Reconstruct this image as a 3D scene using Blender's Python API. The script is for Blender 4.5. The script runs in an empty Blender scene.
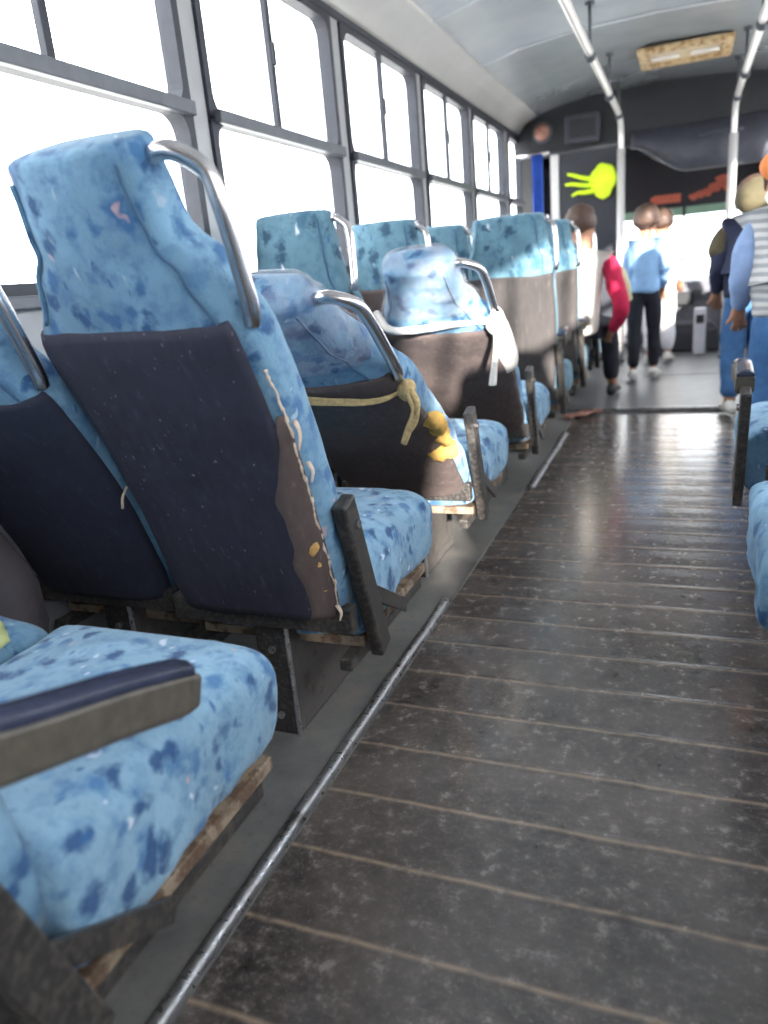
import bpy, bmesh, math, random
from mathutils import Vector, Matrix, noise
S = bpy.context.scene
C = S.collection
PI = math.pi
V = Vector
random.seed(4)

# ------------------------------------------------------------------ helpers
def lin(r, g, b):
    return tuple(((c/255)/12.92 if c/255 <= .04045 else ((c/255+.055)/1.055)**2.4) for c in (r, g, b)) + (1,)

def finish(name, bm, mat, parent=None, smooth=True, bevel=0, sub=0, loc=None):
    me = bpy.data.meshes.new(name)
    bmesh.ops.recalc_face_normals(bm, faces=bm.faces[:])
    if smooth:
        for f in bm.faces: f.smooth = True
    bm.to_mesh(me); bm.free()
    o = bpy.data.objects.new(name, me); C.objects.link(o)
    for m in (mat if isinstance(mat, list) else [mat]): me.materials.append(m)
    if loc: o.location = loc
    if parent: o.parent = parent
    if bevel:
        b = o.modifiers.new('bevel', 'BEVEL'); b.width = bevel; b.segments = 2; b.limit_method = 'ANGLE'; b.angle_limit = .6
        b.harden_normals = False
    if sub:
        s = o.modifiers.new('sub', 'SUBSURF'); s.levels = sub; s.render_levels = sub
    return o

def empty(name, loc, label, cat, group=None):
    o = bpy.data.objects.new(name, None); C.objects.link(o); o.location = loc; o.empty_display_size = .1
    o['label'] = label; o['category'] = cat
    if group: o['group'] = group
    return o

def tag(o, label, cat, group=None):
    o['label'] = label; o['category'] = cat
    if group: o['group'] = group
    return o

def struct(o):
    o['kind'] = 'structure'; return o

def box(bm, x0, x1, y0, y1, z0, z1):
    vs = [bm.verts.new((x, y, z)) for x in (x0, x1) for y in (y0, y1) for z in (z0, z1)]
    for q in ((0,1,3,2),(4,6,7,5),(0,4,5,1),(2,3,7,6),(0,2,6,4),(1,5,7,3)):
        bm.faces.new([vs[i] for i in q])
    return vs

def beam(bm, p0, p1, w, h, up=(0,0,1)):
    p0, p1 = V(p0), V(p1); d = (p1-p0).normalized(); s = d.cross(V(up)).normalized(); u = s.cross(d)
    vs = [bm.verts.new(p + s*a*w/2 + u*b*h/2) for p in (p0, p1) for a, b in ((-1,-1),(1,-1),(1,1),(-1,1))]
    for q in ((0,1,2,3),(7,6,5,4),(0,4,5,1),(1,5,6,2),(2,6,7,3),(3,7,4,0)):
        bm.faces.new([vs[i] for i in q])

def crom(pts, n=6):
    pts = [V(p) for p in pts]; P = [pts[0]*2-pts[1]] + pts + [pts[-1]*2-pts[-2]]; out = []
    for i in range(1, len(P)-2):
        a, b, c, d = P[i-1:i+3]
        for k in range(n):
            t = k/n
            out.append(.5*((2*b)+(c-a)*t+(2*a-5*b+4*c-d)*t*t+(3*b-a-3*c+d)*t**3))
    out.append(pts[-1]); return out

def loft(bm, rings, cap=True, close=True):
    R = [[bm.verts.new(p) for p in r] for r in rings]
    n = len(R[0])
    for a, b in zip(R, R[1:]):
        for i in range(n if close else n-1):
            j = (i+1) % n
            bm.faces.new((a[i], a[j], b[j], b[i]))
    if cap:
        for r in (R[0], R[-1]):
            bm.faces.new(r)
    return R

def tube(bm, pts, r, n=10, smooth=6, flat=1.0, jitter=0):
    ps = crom(pts, smooth) if smooth else [V(p) for p in pts]
    rings = []; prev = None
    for i, p in enumerate(ps):
        t = (ps[min(i+1, len(ps)-1)] - ps[max(i-1, 0)]).normalized()
        if prev is None:
            s = t.cross(V((0,0,1)) if abs(t.z) < .9 else V((1,0,0))).normalized()
        else:
            s = (prev - t*prev.dot(t)).normalized()
        prev = s; u = t.cross(s)
        rr = r(i/(len(ps)-1)) if callable(r) else r
        if jitter: rr *= 1+jitter*(random.random()-.5)
        rings.append([p + (s*math.cos(a)+u*math.sin(a)*flat)*rr for a in [2*PI*k/n for k in range(n)]])
    loft(bm, rings)

def blob(bm, c, r, seg=16, rings=10, f=None):
    c = V(c); vs = []
    R = []
    for i in range(1, rings):
        th = PI*i/rings
        R.append([V((math.sin(th)*math.cos(2*PI*k/seg)*r[0], math.sin(th)*math.sin(2*PI*k/seg)*r[1], math.cos(th)*r[2])) for k in range(seg)])
    R = [[(f(p) if f else p)+c for p in ring] for ring in R]
    RV = loft(bm, R, cap=False)
    for ring, z in ((RV[0], r[2]), (RV[-1], -r[2])):
        t = V((0,0,z)); t = (f(t) if f else t)+c
        tv = bm.verts.new(t)
        for k in range(seg): bm.faces.new((ring[k], ring[(k+1) % seg], tv))

# ------------------------------------------------------------------ materials
class NT:
    def __init__(s, name):
        s.m = bpy.data.materials.new(name); s.m.use_nodes = True
        s.t = s.m.node_tree; s.b = s.t.nodes['Principled BSDF']; s.co = s.n('ShaderNodeTexCoord').outputs['Object']
    def n(s, k, **kw):
        nd = s.t.nodes.new(k)
        for a, b in kw.items():
            if hasattr(nd, a) and not isinstance(b, tuple): setattr(nd, a, b)
        return nd
    def l(s, a, b): s.t.links.new(a, b)
    def map(s, scale=(1,1,1), rot=(0,0,0), src=None):
        m = s.n('ShaderNodeMapping'); m.inputs['Scale'].default_value = scale; m.inputs['Rotation'].default_value = rot
        s.l(src or s.co, m.inputs[0]); return m.outputs[0]
    def noise(s, scale, detail=4, rough=.55, src=None):
        n = s.n('ShaderNodeTexNoise'); n.inputs['Scale'].default_value = scale; n.inputs['Detail'].default_value = detail
        n.inputs['Roughness'].default_value = rough; s.l(src or s.co, n.inputs['Vector']); return n
    def ramp(s, f, stops, interp='LINEAR'):
        r = s.n('ShaderNodeValToRGB'); r.color_ramp.interpolation = interp; e = r.color_ramp.elements
        while len(e) < len(stops): e.new(.5)
        for k, (p, c) in enumerate(stops):
            e[k].position = p; e[k].color = c if len(c) == 4 else tuple(c)+(1,)
        s.l(f, r.inputs[0]); return r.outputs[0]
    def mix(s, f, a, b, mode='MIX'):
        m = s.n('ShaderNodeMix', data_type='RGBA', blend_type=mode)
        for sock, v in ((m.inputs[0], f), (m.inputs[6], a), (m.inputs[7], b)):
            if hasattr(v, 'links') or hasattr(v, 'is_linked'): s.l(v, sock)
            else: sock.default_value = v
        return m.outputs[2]
    def bump(s, h, st=.3, dist=.005):
        b = s.n('ShaderNodeBump'); b.inputs['Strength'].default_value = st; b.inputs['Distance'].default_value = dist
        s.l(h, b.inputs['Height']); s.l(b.outputs[0], s.b.inputs['Normal']); return b
    def col(s, c):
        if hasattr(c, 'is_linked'): s.l(c, s.b.inputs['Base Color'])
        else: s.b.inputs['Base Color'].default_value = c
    def set(s, **k):
        for a, v in k.items():
            s.b.inputs[a.replace('_', ' ')].default_value = v
        return s

def W(v): return (v, v, v, 1)

def plain(name, c, rough=.5, metal=0, var=.15, scale=20, bump=.1):
    t = NT(name); n = t.noise(scale)
    d = tuple(x*(1-var) for x in c[:3])+(1,); e = tuple(min(1, x*(1+var)) for x in c[:3])+(1,)
    t.col(t.ramp(n.outputs[0], [(.3, d), (.7, e)])); t.set(Roughness=rough, Metallic=metal)
    if bump: t.bump(n.outputs[0], bump, .003)
    return t.m

def fabric(name, base, dark, mid, pale=(.7,.75,.85,1), sc=15):
    t = NT(name)
    w = t.noise(9, 3)
    wv = t.n('ShaderNodeVectorMath', operation='SCALE'); t.l(w.outputs['Color'], wv.inputs[0]); wv.inputs['Scale'].default_value = .10
    ad = t.n('ShaderNodeVectorMath', operation='ADD'); t.l(t.co, ad.inputs[0]); t.l(wv.outputs[0], ad.inputs[1])
    v = t.n('ShaderNodeTexVoronoi'); v.inputs['Scale'].default_value = sc; t.l(t.map((1,1,.8), src=ad.outputs[0]), v.inputs['Vector'])
    fn = t.noise(55, 3)
    a = t.n('ShaderNodeMath', operation='MULTIPLY_ADD'); t.l(fn.outputs[0], a.inputs[0]); a.inputs[1].default_value = .75; t.l(v.outputs['Distance'], a.inputs[2])
    m1 = t.ramp(a.outputs[0], [(.60, W(.92)), (.86, W(0))])
    big = t.noise(5, 2)
    bc = t.ramp(big.outputs[0], [(.3, tuple(x*.82 for x in base[:3])), (.52, base), (.72, tuple(min(1, x*1.32+.02) for x in base[:3]))])
    mo = t.noise(26, 5, .65); bc0 = bc; bc = t.mix(t.ramp(mo.outputs[0], [(.36, W(.5)), (.54, W(0))]), bc0, mid)
    sep = t.n('ShaderNodeSeparateColor'); t.l(v.outputs['Color'], sep.inputs[0])
    bl = t.ramp(sep.outputs[0], [(0, dark), (.42, mid), (.82, bc0.node.color_ramp.elements[1].color), ], 'CONSTANT')
    c1 = t.mix(m1, bc, bl)
    v2 = t.n('ShaderNodeTexVoronoi'); v2.inputs['Scale'].default_value = sc*1.15
    t.l(t.map((1.9,1,.75), (.4,.3,.9), src=ad.outputs[0]), v2.inputs['Vector'])
    s2 = t.n('ShaderNodeSeparateColor'); t.l(v2.outputs['Color'], s2.inputs[0])
    m2 = t.ramp(v2.outputs['Distance'], [(.12, W(.8)), (.24, W(0))])
    g = t.ramp(s2.outputs[1], [(0, W(0)), (.35, W(1))], 'CONSTANT')
    mm = t.n('ShaderNodeMath', operation='MULTIPLY'); t.l(m2, mm.inputs[0]); t.l(g, mm.inputs[1])
    pc = t.ramp(s2.outputs[0], [(0, pale), (.3, lin(196,164,166)), (.42, lin(44,92,142))], 'CONSTANT')
    c2 = t.mix(mm.outputs[0], c1, pc)
    t.col(c2); t.set(Roughness=.85); t.b.inputs['Sheen Weight'].default_value = .15
    bn = t.noise(160, 2); big2 = t.noise(14, 3)
    ba = t.n('ShaderNodeMath', operation='MULTIPLY_ADD'); t.l(big2.outputs[0], ba.inputs[0]); ba.inputs[1].default_value = 4; t.l(bn.outputs[0], ba.inputs[2])
    t.bump(ba.outputs[0], .35, .004)
    return t.m

M = {}
M['blue'] = fabric('patterned_blue_cloth', lin(112,150,176), lin(30,76,122), lin(52,100,146), pale=lin(165,185,200), sc=21)
M['blue_pale'] = fabric('patterned_pale_blue_cloth', lin(132,168,192), lin(30,72,120), lin(66,114,160), sc=22)
M['teal'] = fabric('patterned_teal_cloth', lin(94,130,146), lin(36,70,94), lin(56,96,120))

def dark_cloth(name, c, fleck=.12):
    t = NT(name)
    n = t.noise(60, 4, src=t.map((1,1,.12), (0,.1,0)))
    n2 = t.noise(4, 2)
    k = t.ramp(n.outputs[0], [(.3, tuple(x*.7 for x in c[:3])), (.62, c), (.8, tuple(min(1, x*1.9+.01) for x in c[:3]))])
    k = t.mix(t.ramp(n2.outputs[0], [(.35, W(0)), (.75, W(.5))]), k, tuple(x*1.6 for x in c[:3])+(1,))
    f = t.noise(120, 2, src=t.map((1,1,.25), (0,.2,.1)))
    k = t.mix(t.ramp(f.outputs[0], [(.69, W(0)), (.76, W(fleck))]), k, lin(170,170,185))
    t.col(k); t.set(Roughness=.9)
    h = t.noise(9, 4); t.bump(h.outputs[0], .5, .012)
    return t.m
M['navy'] = dark_cloth('charcoal_navy_cloth', lin(50,50,64), .5)
M['navy2'] = dark_cloth('deep_navy_cloth', lin(40,42,58), .1)
M['brown'] = dark_cloth('sunlit_and_worn_brown_cloth', lin(88,76,74), .1)  # sun's warm tone put into rear-row covers' colour; worn backing's own brown
M['black_cloth'] = dark_cloth('grey_black_cloth', lin(66,62,62), .05)

def worn(name, c, c2, rough=.4, metal=.5, sc=18, th=.6):
    t = NT(name); n = t.noise(sc, 6, .65); n2 = t.noise(sc*5, 3)
    k = t.mix(t.ramp(n.outputs[0], [(th-.06, W(0)), (th+.04, W(1))]), c, c2)
    k = t.mix(t.ramp(n2.outputs[0], [(.45, W(0)), (.75, W(.35))]), k, lin(150,140,128))
    t.col(k); t.l(t.ramp(n2.outputs[0], [(.3, W(rough-.12)), (.7, W(rough+.2))]), t.b.inputs['Roughness'])
    t.set(Metallic=metal); t.bump(n2.outputs[0], .15, .002); return t.m
M['frame'] = worn('worn_black_steel', lin(62,60,60), lin(84,78,74), .42, .35)
M['leg'] = worn('scuffed_grey_steel', lin(92,88,86), lin(70,66,64), .5, .2, 14, .6)
M['rust'] = worn('rusty_tan_board', lin(150,132,112), lin(96,74,58), .8, 0, 22, .5)
M['chrome'] = plain('chrome_tube', lin(205,200,200), .22, 1, .05, 30, .02)
M['alu'] = worn('worn_aluminium_edging', lin(165,165,168), lin(110,108,106), .32, .8, 14, .6)
M['armpad'] = plain('dark_bronze_armrest_plastic', lin(92,86,78), .38, .1, .25, 40, .15)
M['armtop'] = plain('blue_black_armrest_top', lin(52,56,74), .22, 0, .2, 30, .05)
M['foam_tan'] = plain('dirty_tan_foam', lin(200,158,98), .95, 0, .3, 50, .8)
M['foam'] = plain('yellow_foam', lin(196,156,84), .95, 0, .25, 50, .8)
M['pipe'] = plain('slate_blue_piping', lin(66,98,128), .8, 0, .2, 40, .1)
M['stuff'] = plain('torn_white_backing', lin(205,185,168), .95, 0, .25, 70, .6)
M['twine'] = plain('tan_twine', lin(190,164,118), .9, 0, .25, 90, .6)
M['rag'] = plain('white_rag', lin(225,218,210), .9, 0, .06, 40, .5)

def plastic_film():
    t = NT('cloudy_plastic_film')
    n = t.noise(16, 5, .6)
    t.col(lin(190,186,194)); t.set(Roughness=.22)
    t.l(t.ramp(n.outputs[0], [(.35, W(.05)), (.72, W(.42))]), t.b.inputs['Alpha'])
    t.bump(n.outputs[0], .8, .01); return t.m
M['film'] = plastic_film()

def floor_mat():
    t = NT('ribbed_black_aisle_rubber')
    sx = t.n('ShaderNodeSeparateXYZ'); t.l(t.co, sx.inputs[0])
    wob = t.noise(6, 3)
    yy = t.n('ShaderNodeMath', operation='MULTIPLY_ADD'); t.l(wob.outputs[0], yy.inputs[0]); yy.inputs[1].default_value = .012; t.l(sx.outputs[1], yy.inputs[2])
    off = t.n('ShaderNodeMath', operation='ADD'); t.l(yy.outputs[0], off.inputs[0]); off.inputs[1].default_value = -.072+.1655*20
    md = t.n('ShaderNodeMath', operation='MODULO'); t.l(off.outputs[0], md.inputs[0]); md.inputs[1].default_value = .1655
    d = t.n('ShaderNodeMath', operation='SUBTRACT'); t.l(md.outputs[0], d.inputs[0]); d.inputs[1].default_value = .08275
    ab = t.n('ShaderNodeMath', operation='ABSOLUTE'); t.l(d.outputs[0], ab.inputs[0])
    line = t.ramp(ab.outputs[0], [(.0012, W(1)), (.0062, W(0))])
    n = t.noise(26, 6, .7); n2 = t.noise(95, 5, .7); n3 = t.noise(3, 3)
    base = t.ramp(n.outputs[0], [(.32, lin(40,37,37)), (.52, lin(74,69,67)), (.7, lin(124,116,110))])
    base = t.mix(t.ramp(n2.outputs[0], [(.55, W(0)), (.72, W(.5))]), base, lin(150,145,142))
    base = t.mix(t.ramp(n3.outputs[0], [(.38, W(0)), (.7, W(.55))]), base, lin(118,109,103))
    lb = t.noise(30, 4)
    lf = t.n('ShaderNodeMath', operation='MULTIPLY'); t.l(line, lf.inputs[0]); t.l(t.ramp(lb.outputs[0], [(.3, W(.35)), (.55, W(.95))]), lf.inputs[1])
    t.col(t.mix(lf.outputs[0], base, lin(158,138,120)))
    t.l(t.ramp(n.outputs[0], [(.3, W(.12)), (.7, W(.32))]), t.b.inputs['Roughness'])
    hgt = t.n('ShaderNodeMath', operation='MULTIPLY_ADD'); t.l(t.ramp(ab.outputs[0], [(.002, W(1)), (.016, W(0))]), hgt.inputs[0]); hgt.inputs[1].default_value = 1.2
    wv = t.noise(8, 3, .5, src=t.map((.35,1,1)))
    h2 = t.n('ShaderNodeMath', operation='MULTIPLY_ADD'); t.l(wv.outputs[0], h2.inputs[0]); h2.inputs[1].default_value = 1.5; nn2 = t.n('ShaderNodeMath', operation='MULTIPLY'); t.l(n2.outputs[0], nn2.inputs[0]); nn2.inputs[1].default_value = .35; t.l(nn2.outputs[0], h2.inputs[2])
    sq = t.n('ShaderNodeMath', operation='MULTIPLY_ADD'); t.l(ab.outputs[0], sq.inputs[0]); sq.inputs[1].default_value = 9; t.l(h2.outputs[0], sq.inputs[2])
    t.l(sq.outputs[0], hgt.inputs[2])
    t.b.inputs['Coat Weight'].default_value = .45; t.b.inputs['Coat Roughness'].default_value = .15
    t.bump(hgt.outputs[0], .45, .006)
    return t.m
M['mat'] = floor_mat()

def strip_mat():
    t = NT('worn_grey_side_flooring'); n = t.noise(7, 6, .65); n2 = t.noise(60, 4)
    k = t.ramp(n.outputs[0], [(.3, lin(88,87,87)), (.55, lin(114,112,110)), (.75, lin(134,126,116))])
    k = t.mix(t.ramp(n2.outputs[0], [(.6, W(0)), (.75, W(.4))]), k, lin(60,56,54))
    t.col(k); t.l(t.ramp(n.outputs[0], [(.3, W(.35)), (.7, W(.6))]), t.b.inputs['Roughness']); t.bump(n2.outputs[0], .2, .003); return t.m
M['strip'] = strip_mat()
M['front_floor'] = plain('smooth_grey_front_flooring', lin(98,98,100), .38, 0, .2, 6, .1)

def ceiling_mat():
    t = NT('glossy_grey_ceiling_laminate'); n = t.noise(1.6, 3); n2 = t.noise(5, 3, src=t.map((1,.4,1)))
    t.col(t.ramp(n.outputs[0], [(.3, lin(176,182,192)), (.7, lin(204,210,216))]))
    t.set(Roughness=.14); t.b.inputs['Coat Weight'].default_value = .4; t.b.inputs['Coat Roughness'].default_value = .08
    t.bump(n2.outputs[0], .25, .02); return t.m
M['ceil'] = ceiling_mat()
M['wall'] = plain('grey_beige_wall_paint', lin(165,160,155), .5, 0, .1, 5, .05)
M['cove'] = plain('pale_grey_cove_panel', lin(190,188,188), .42, 0, .08, 3, .05)
M['pillar'] = plain('light_grey_window_pillar', lin(162,162,164), .4, .1, .08, 10, .05)
M['rubber'] = plain('dark_window_rubber', lin(46,48,58), .5, .1, .15, 15, .05)
M['winframe'] = plain('grey_aluminium_window_frame', lin(100,102,108), .4, .4, .12, 15, .05)
M['railpaint'] = plain('pale_painted_rail', lin(215,212,212), .3, .3, .06, 15, .03)
M['bracket'] = plain('dark_grey_bracket', lin(70,74,82), .4, .3, .1, 20, .05)
M['bulk'] = plain('black_vinyl_header', lin(26,28,34), .45, 0, .25, 9, .4)
M['bulk2'] = plain('grey_vinyl_valance', lin(56,58,68), .45, 0, .2, 12, .3)
M['dark_panel'] = plain('dark_partition_panel', lin(40,42,52), .5, 0, .2, 8, .1)
M['hivis'] = plain('bright_yellow_green_cloth', (.68,1.0,.02,1), .7, 0, .12, 12, .3)
M['curtain'] = plain('royal_blue_curtain_cloth', lin(48,92,190), .8, 0, .15, 10, .3)
M['hatchframe'] = worn('rust_stained_cream_frame', lin(188,166,128), lin(140,104,62), .55, 0, 22, .52)
M['hatchpane'] = plain('cream_lamp_cover', lin(200,182,150), .45, 0, .1, 30, .1)
M['dash'] = plain('grey_dashboard_plastic', lin(112,112,120), .5, 0, .15, 12, .1)
M['pale_box'] = plain('pale_grey_casing', lin(190,190,198), .5, 0, .08, 12, .05)
M['red_sticker'] = plain('orange_red_sticker', lin(215,110,88), .6, 0, .12, 14, .02)
M['green_tint'] = plain('pale_green_sun_strip', lin(150,185,160), .5, 0, .05, 14, .02)
M['sun_strip_black'] = plain('black_sun_strip', lin(40,36,44), .5, 0, .1, 14, .02)
M['skin'] = plain('skin', lin(176,126,98), .6, 0, .06, 20, .05)
M['hair'] = plain('dark_brown_hair', lin(72,52,42), .6, 0, .3, 50, .5)
M['white_knit'] = plain('white_knit_cloth', lin(222,216,208), .9, 0, .06, 30, .3)
M['cream'] = plain('cream_cloth', lin(206,196,160), .9, 0, .08, 30, .3)
M['crimson'] = plain('crimson_cloth', lin(205,30,78), .8, 0, .2, 18, .4)
M['ltblue'] = plain('light_blue_jacket_cloth', lin(138,176,218), .8, 0, .1, 18, .3)
M['blackpants'] = plain('black_trouser_cloth', lin(30,32,44), .85, 0, .2, 18, .2)
M['whitepants'] = None
M['navyj'] = plain('navy_jacket_cloth', lin(38,44,70), .8, 0, .25, 18, .4)
M['olive'] = plain('olive_brown_cloth', lin(82,74,54), .85, 0, .2, 18, .4)
M['denim'] = plain('blue_denim', lin(62,104,152), .85, 0, .25, 16, .4)
M['denimpale'] = plain('faded_denim', lin(134,156,194), .85, 0, .25, 8, .4)
M['shoe'] = plain('white_shoe', lin(205,200,195), .6, 0, .1, 30, .1)
M['shoedark'] = plain('dark_shoe', lin(40,40,44), .5, 0, .15, 30, .1)
M['orange'] = plain('orange_cap_cloth', lin(214,124,64), .8, 0, .15, 30, .2)
M['mask'] = plain('white_face_mask', lin(235,240,235), .8, 0, .03, 30, .1)
M['bag'] = plain('dark_grey_bag_cloth', lin(72,66,70), .85, 0, .15, 30, .4)
M['yellowtrim'] = plain('yellow_green_cloth', lin(180,186,130), .85, 0, .15, 30, .3)
M['debris'] = plain('reddish_brown_wrapper', lin(150,105,92), .6, 0, .3, 30, .4)
M['ground'] = plain('pale_concrete_ground', lin(225,222,215), .9, 0, .1, .5, 0)
def striped(name, a, b, sc):
    t = NT(name); w = t.n('ShaderNodeTexWave', bands_direction='Z'); w.inputs['Scale'].default_value = sc; w.inputs['Distortion'].default_value = 1.5
    t.l(t.co, w.inputs['Vector']); t.col(t.ramp(w.outputs[0], [(.35, a), (.6, b)])); t.set(Roughness=.9); return t.m
M['whitepants'] = striped('ribbed_white_cloth', lin(190,188,196), lin(240,238,240), 14)
M['plaid'] = striped('grey_white_plaid', lin(160,160,162), lin(205,203,200), 9)

def glass():
    t = NT('clear_window_glass'); tr = t.n('ShaderNodeBsdfTransparent'); tr.inputs[0].default_value = (.96,.97,.97,1)
    g = t.n('ShaderNodeBsdfGlossy'); g.inputs['Roughness'].default_value = .03
    fr0 = t.n('ShaderNodeLayerWeight'); fr0.inputs[0].default_value = .5
    fr = t.n('ShaderNodeMath', operation='POWER'); t.l(fr0.outputs['Facing'], fr.inputs[0]); fr.inputs[1].default_value = 5.0
    fr2 = t.n('ShaderNodeMath', operation='MULTIPLY_ADD'); t.l(fr.outputs[0], fr2.inputs[0]); fr2.inputs[1].default_value = .4; fr2.inputs[2].default_value = .03; fr = fr2
    mx = t.n('ShaderNodeMixShader'); t.l(fr.outputs[0], mx.inputs[0]); t.l(tr.outputs[0], mx.inputs[1]); t.l(g.outputs[0], mx.inputs[2])
    t.l(mx.outputs[0], t.t.nodes['Material Output'].inputs['Surface']); return t.m
M['glass'] = glass()

# ------------------------------------------------------------------ shell
K = 1.076
def kz(z): return 1+(z-1)*K
XL, XR, YB, YF = -1.56, 1.12, -2.6, 9.4
XC = (XL+XR)/2
def quadbox(name, mat, *a, parent=None, bevel=0):
    bm = bmesh.new(); box(bm, *a); return finish(name, bm, mat, parent, False, bevel)

fl = struct(quadbox('floor', M['mat'], -.655, .30, YB, 5.22, -.05, 0))
# worn grey side flooring under the seats
struct(quadbox('floor_left', M['strip'], XL, -.655, YB, 5.22, -.05, .004))
struct(quadbox('floor_right', M['strip'], .30, XR, YB, 5.22, -.05, .004))
struct(quadbox('floor_front', M['front_floor'], XL, XR, 5.22, YF, -.05, .018))
# trims
def strip_trim(name, x, y0, y1, w=.032, h=.016, seed=1):
    bm = bmesh.new(); rings = []
    n = 60
    for i in range(n+1):
        y = y0+(y1-y0)*i/n; dx = .004*noise.noise(V((seed, y*4, 0))); dz = .0025*noise.noise(V((seed+5, y*9, 0)))
        rings.append([V((x+dx+a*w/2, y, .003+b*(h+dz))) for a, b in ((-1,0),(-.85,.55),(-.4,.95),(.1,1),(.6,.75),(1,0))])
    loft(bm, rings); return struct(finish(name, bm, M['alu']))
strip_trim('trim_1', -.672, -1.5, 2.06)
strip_trim('trim_2', -.64, 3.35, 4.5, .04, .012, 4)
bm = bmesh.new(); box(bm, -.53, .3, 5.19, 5.235, 0, .024); struct(finish('trim_3', bm, M['alu'], None, False, .004))
bm = bmesh.new(); box(bm, -.30, .3, 6.68, 6.71, .018, .024); struct(finish('trim_4', bm, M['alu'], None, False))

# side walls: lower panel, window posts, header
def side_wall(side, x, out, bays):
    bm = bmesh.new(); x0, x1 = sorted((x, x+out*.06))
    box(bm, x0, x1, YB, YF, -.05, 1.03)
    box(bm, x0, x1, YB, YF, kz(2.09), kz(2.32))
    edges = sorted(bays); prev = YB
    for a, b in edges:
        if a > prev+.001: box(bm, x0, x1, prev, a, 1.03, kz(2.09))
        prev = b
    box(bm, x0, x1, prev, YF, 1.03, kz(2.09))
    return struct(finish('wall_'+side, bm, M['pillar'], None, False, .004))
baysL = [(a*K, b*K) for a, b in [(2.33+1.15*k-.02, 2.33+1.15*k+1.03) for k in range(-3, 4)] + [(6.97, 7.55)]]
side_wall('left', XL, -1, baysL)
baysR = [(-1.9+1.237*k, -1.9+1.237*k+1.12) for k in range(0, 8)]
side_wall('right', XR, 1, baysR)

def rounded_rect(y0, y1, z0, z1, r, n=5):
    pts = []
    for cy, cz, a0 in ((y1-r, z1-r, 0), (y0+r, z1-r, 90), (y0+r, z0+r, 180), (y1-r, z0+r, 270)):
        for k in range(n+1):
            a = math.radians(a0+90*k/n); pts.append((cy+r*math.cos(a), cz+r*math.sin(a)))
    return pts
def frame_ring(bm, x0, x1, outer, inner):
    A = []
    for x in (x0, x1):
        A.append(([bm.verts.new((x, y, z)) for y, z in outer], [bm.verts.new((x, y, z)) for y, z in inner]))
    n = len(outer)
    for i in range(n):
        j = (i+1) % n
        bm.faces.new((A[0][0][i], A[0][0][j], A[0][1][j], A[0][1][i]))
        bm.faces.new((A[1][0][i], A[1][0][j], A[1][1][j], A[1][1][i]))
        bm.faces.new((A[0][1][i], A[0][1][j], A[1][1][j], A[1][1][i]))
        bm.faces.new((A[0][0][i], A[0][0][j], A[1][0][j], A[1][0][i]))
def window(n, x, out, a, b, narrow=False):
    w = bpy.data.objects.new('window_%d' % n, None); C.objects.link(w); w.location = (x, (a+b)/2, 1.03); struct(w)
    L = V(w.location)
    def mk(nm, bm, m, parent=w, smooth=False, bev=0):
        bmesh.ops.translate(bm, vec=-L, verts=bm.verts[:]); return finish(nm, bm, m, parent, smooth, bev)
    xi, xo = x-out*.012, x+out*.05
    zt, zm0, zm1, zb = kz(2.09), kz(1.525), kz(1.575), 1.03
    bm = bmesh.new()
    def quad4(y0, y1, z0, z1, r, n=5):       # square outer matched point-for-point to rounded inner
        inner = rounded_rect(y0, y1, z0, z1, r, n); return inner
    # outer frame around upper and lower lights
    for (z0, z1, top) in ((zm0+.02, zt, True), (zb, zm0+.02, False)):
        t = .035
        inner = rounded_rect(a+t, b-t, z0+(t if not top else .012), z1-(t if top else .012), .07)
        cy, cz = (a+b)/2, (z0+z1)/2
        outer = []
        for (y, z) in inner:                 # push each point out to the rectangle a..b, z0..z1
            corner_y = y > b-t-.071 or y < a+t+.071
            oy = b if y > cy else a; oz = z1 if z > cz else z0
            ky = (y-(b-t-.07))/.07 if y > cy else ((a+t+.07)-y)/.07
            kzz = (z-((z1-(t if top else .012))-.07))/.07 if z > cz else ((z0+(t if not top else .012)+.07)-z)/.07
            if ky > kzz: outer.append((oy, z if kzz < .01 else z+(oz-z)*min(1, kzz/ky)))
            else: outer.append((y if ky < .01 else y+(oy-y)*min(1, ky/max(kzz, 1e-4)), oz))
        frame_ring(bm, xi, xo, outer, inner)
    mk('window_frame', bm, M['rubber'])
    bm = bmesh.new(); box(bm, min(xi, xi-out*.01), max(xi, xi-out*.01)+.02, a+.02, b-.02, zm0, zm1-.01); mk('transom', bm, M['winframe'], bev=.004)
    mid = a+(b-a)*.45
    if not narrow:
        bm = bmesh.new(); box(bm, *sorted((xi-out*.006, xi+out*.02)), mid-.014, mid+.014, zm1-.02, zt-.03)
        box(bm, *sorted((xi-out*.016, xi)), mid-.010, mid+.010, 1.84, 1.92)
        mk('sash_rail', bm, M['rubber'], bev=.003)
    bm = bmesh.new(); box(bm, *sorted((x+out*.03, x+out*.034)), a+.03, b-.03, zb+.03, zt-.03)
    mk('pane', bm, M['glass'])
    return w
n = 0
for a, b in baysL:
    n += 1; window(n, XL, -1, a, b, narrow=(b-a) < .8)
for a, b in baysR:
    n += 1; window(n, XR, 1, a, b)
# sill trim and lower wall dado on the left
bm = bmesh.new(); box(bm, XL, XL+.03, YB, YF, 1.0, 1.035); struct(finish('trim_5', bm, M['winframe'], None, False, .006))
bm = bmesh.new(); box(bm, XL, XL+.02, YB, YF, kz(2.085), kz(2.115)); struct(finish('trim_6', bm, M['rubber'], None, False, .004))

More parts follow.
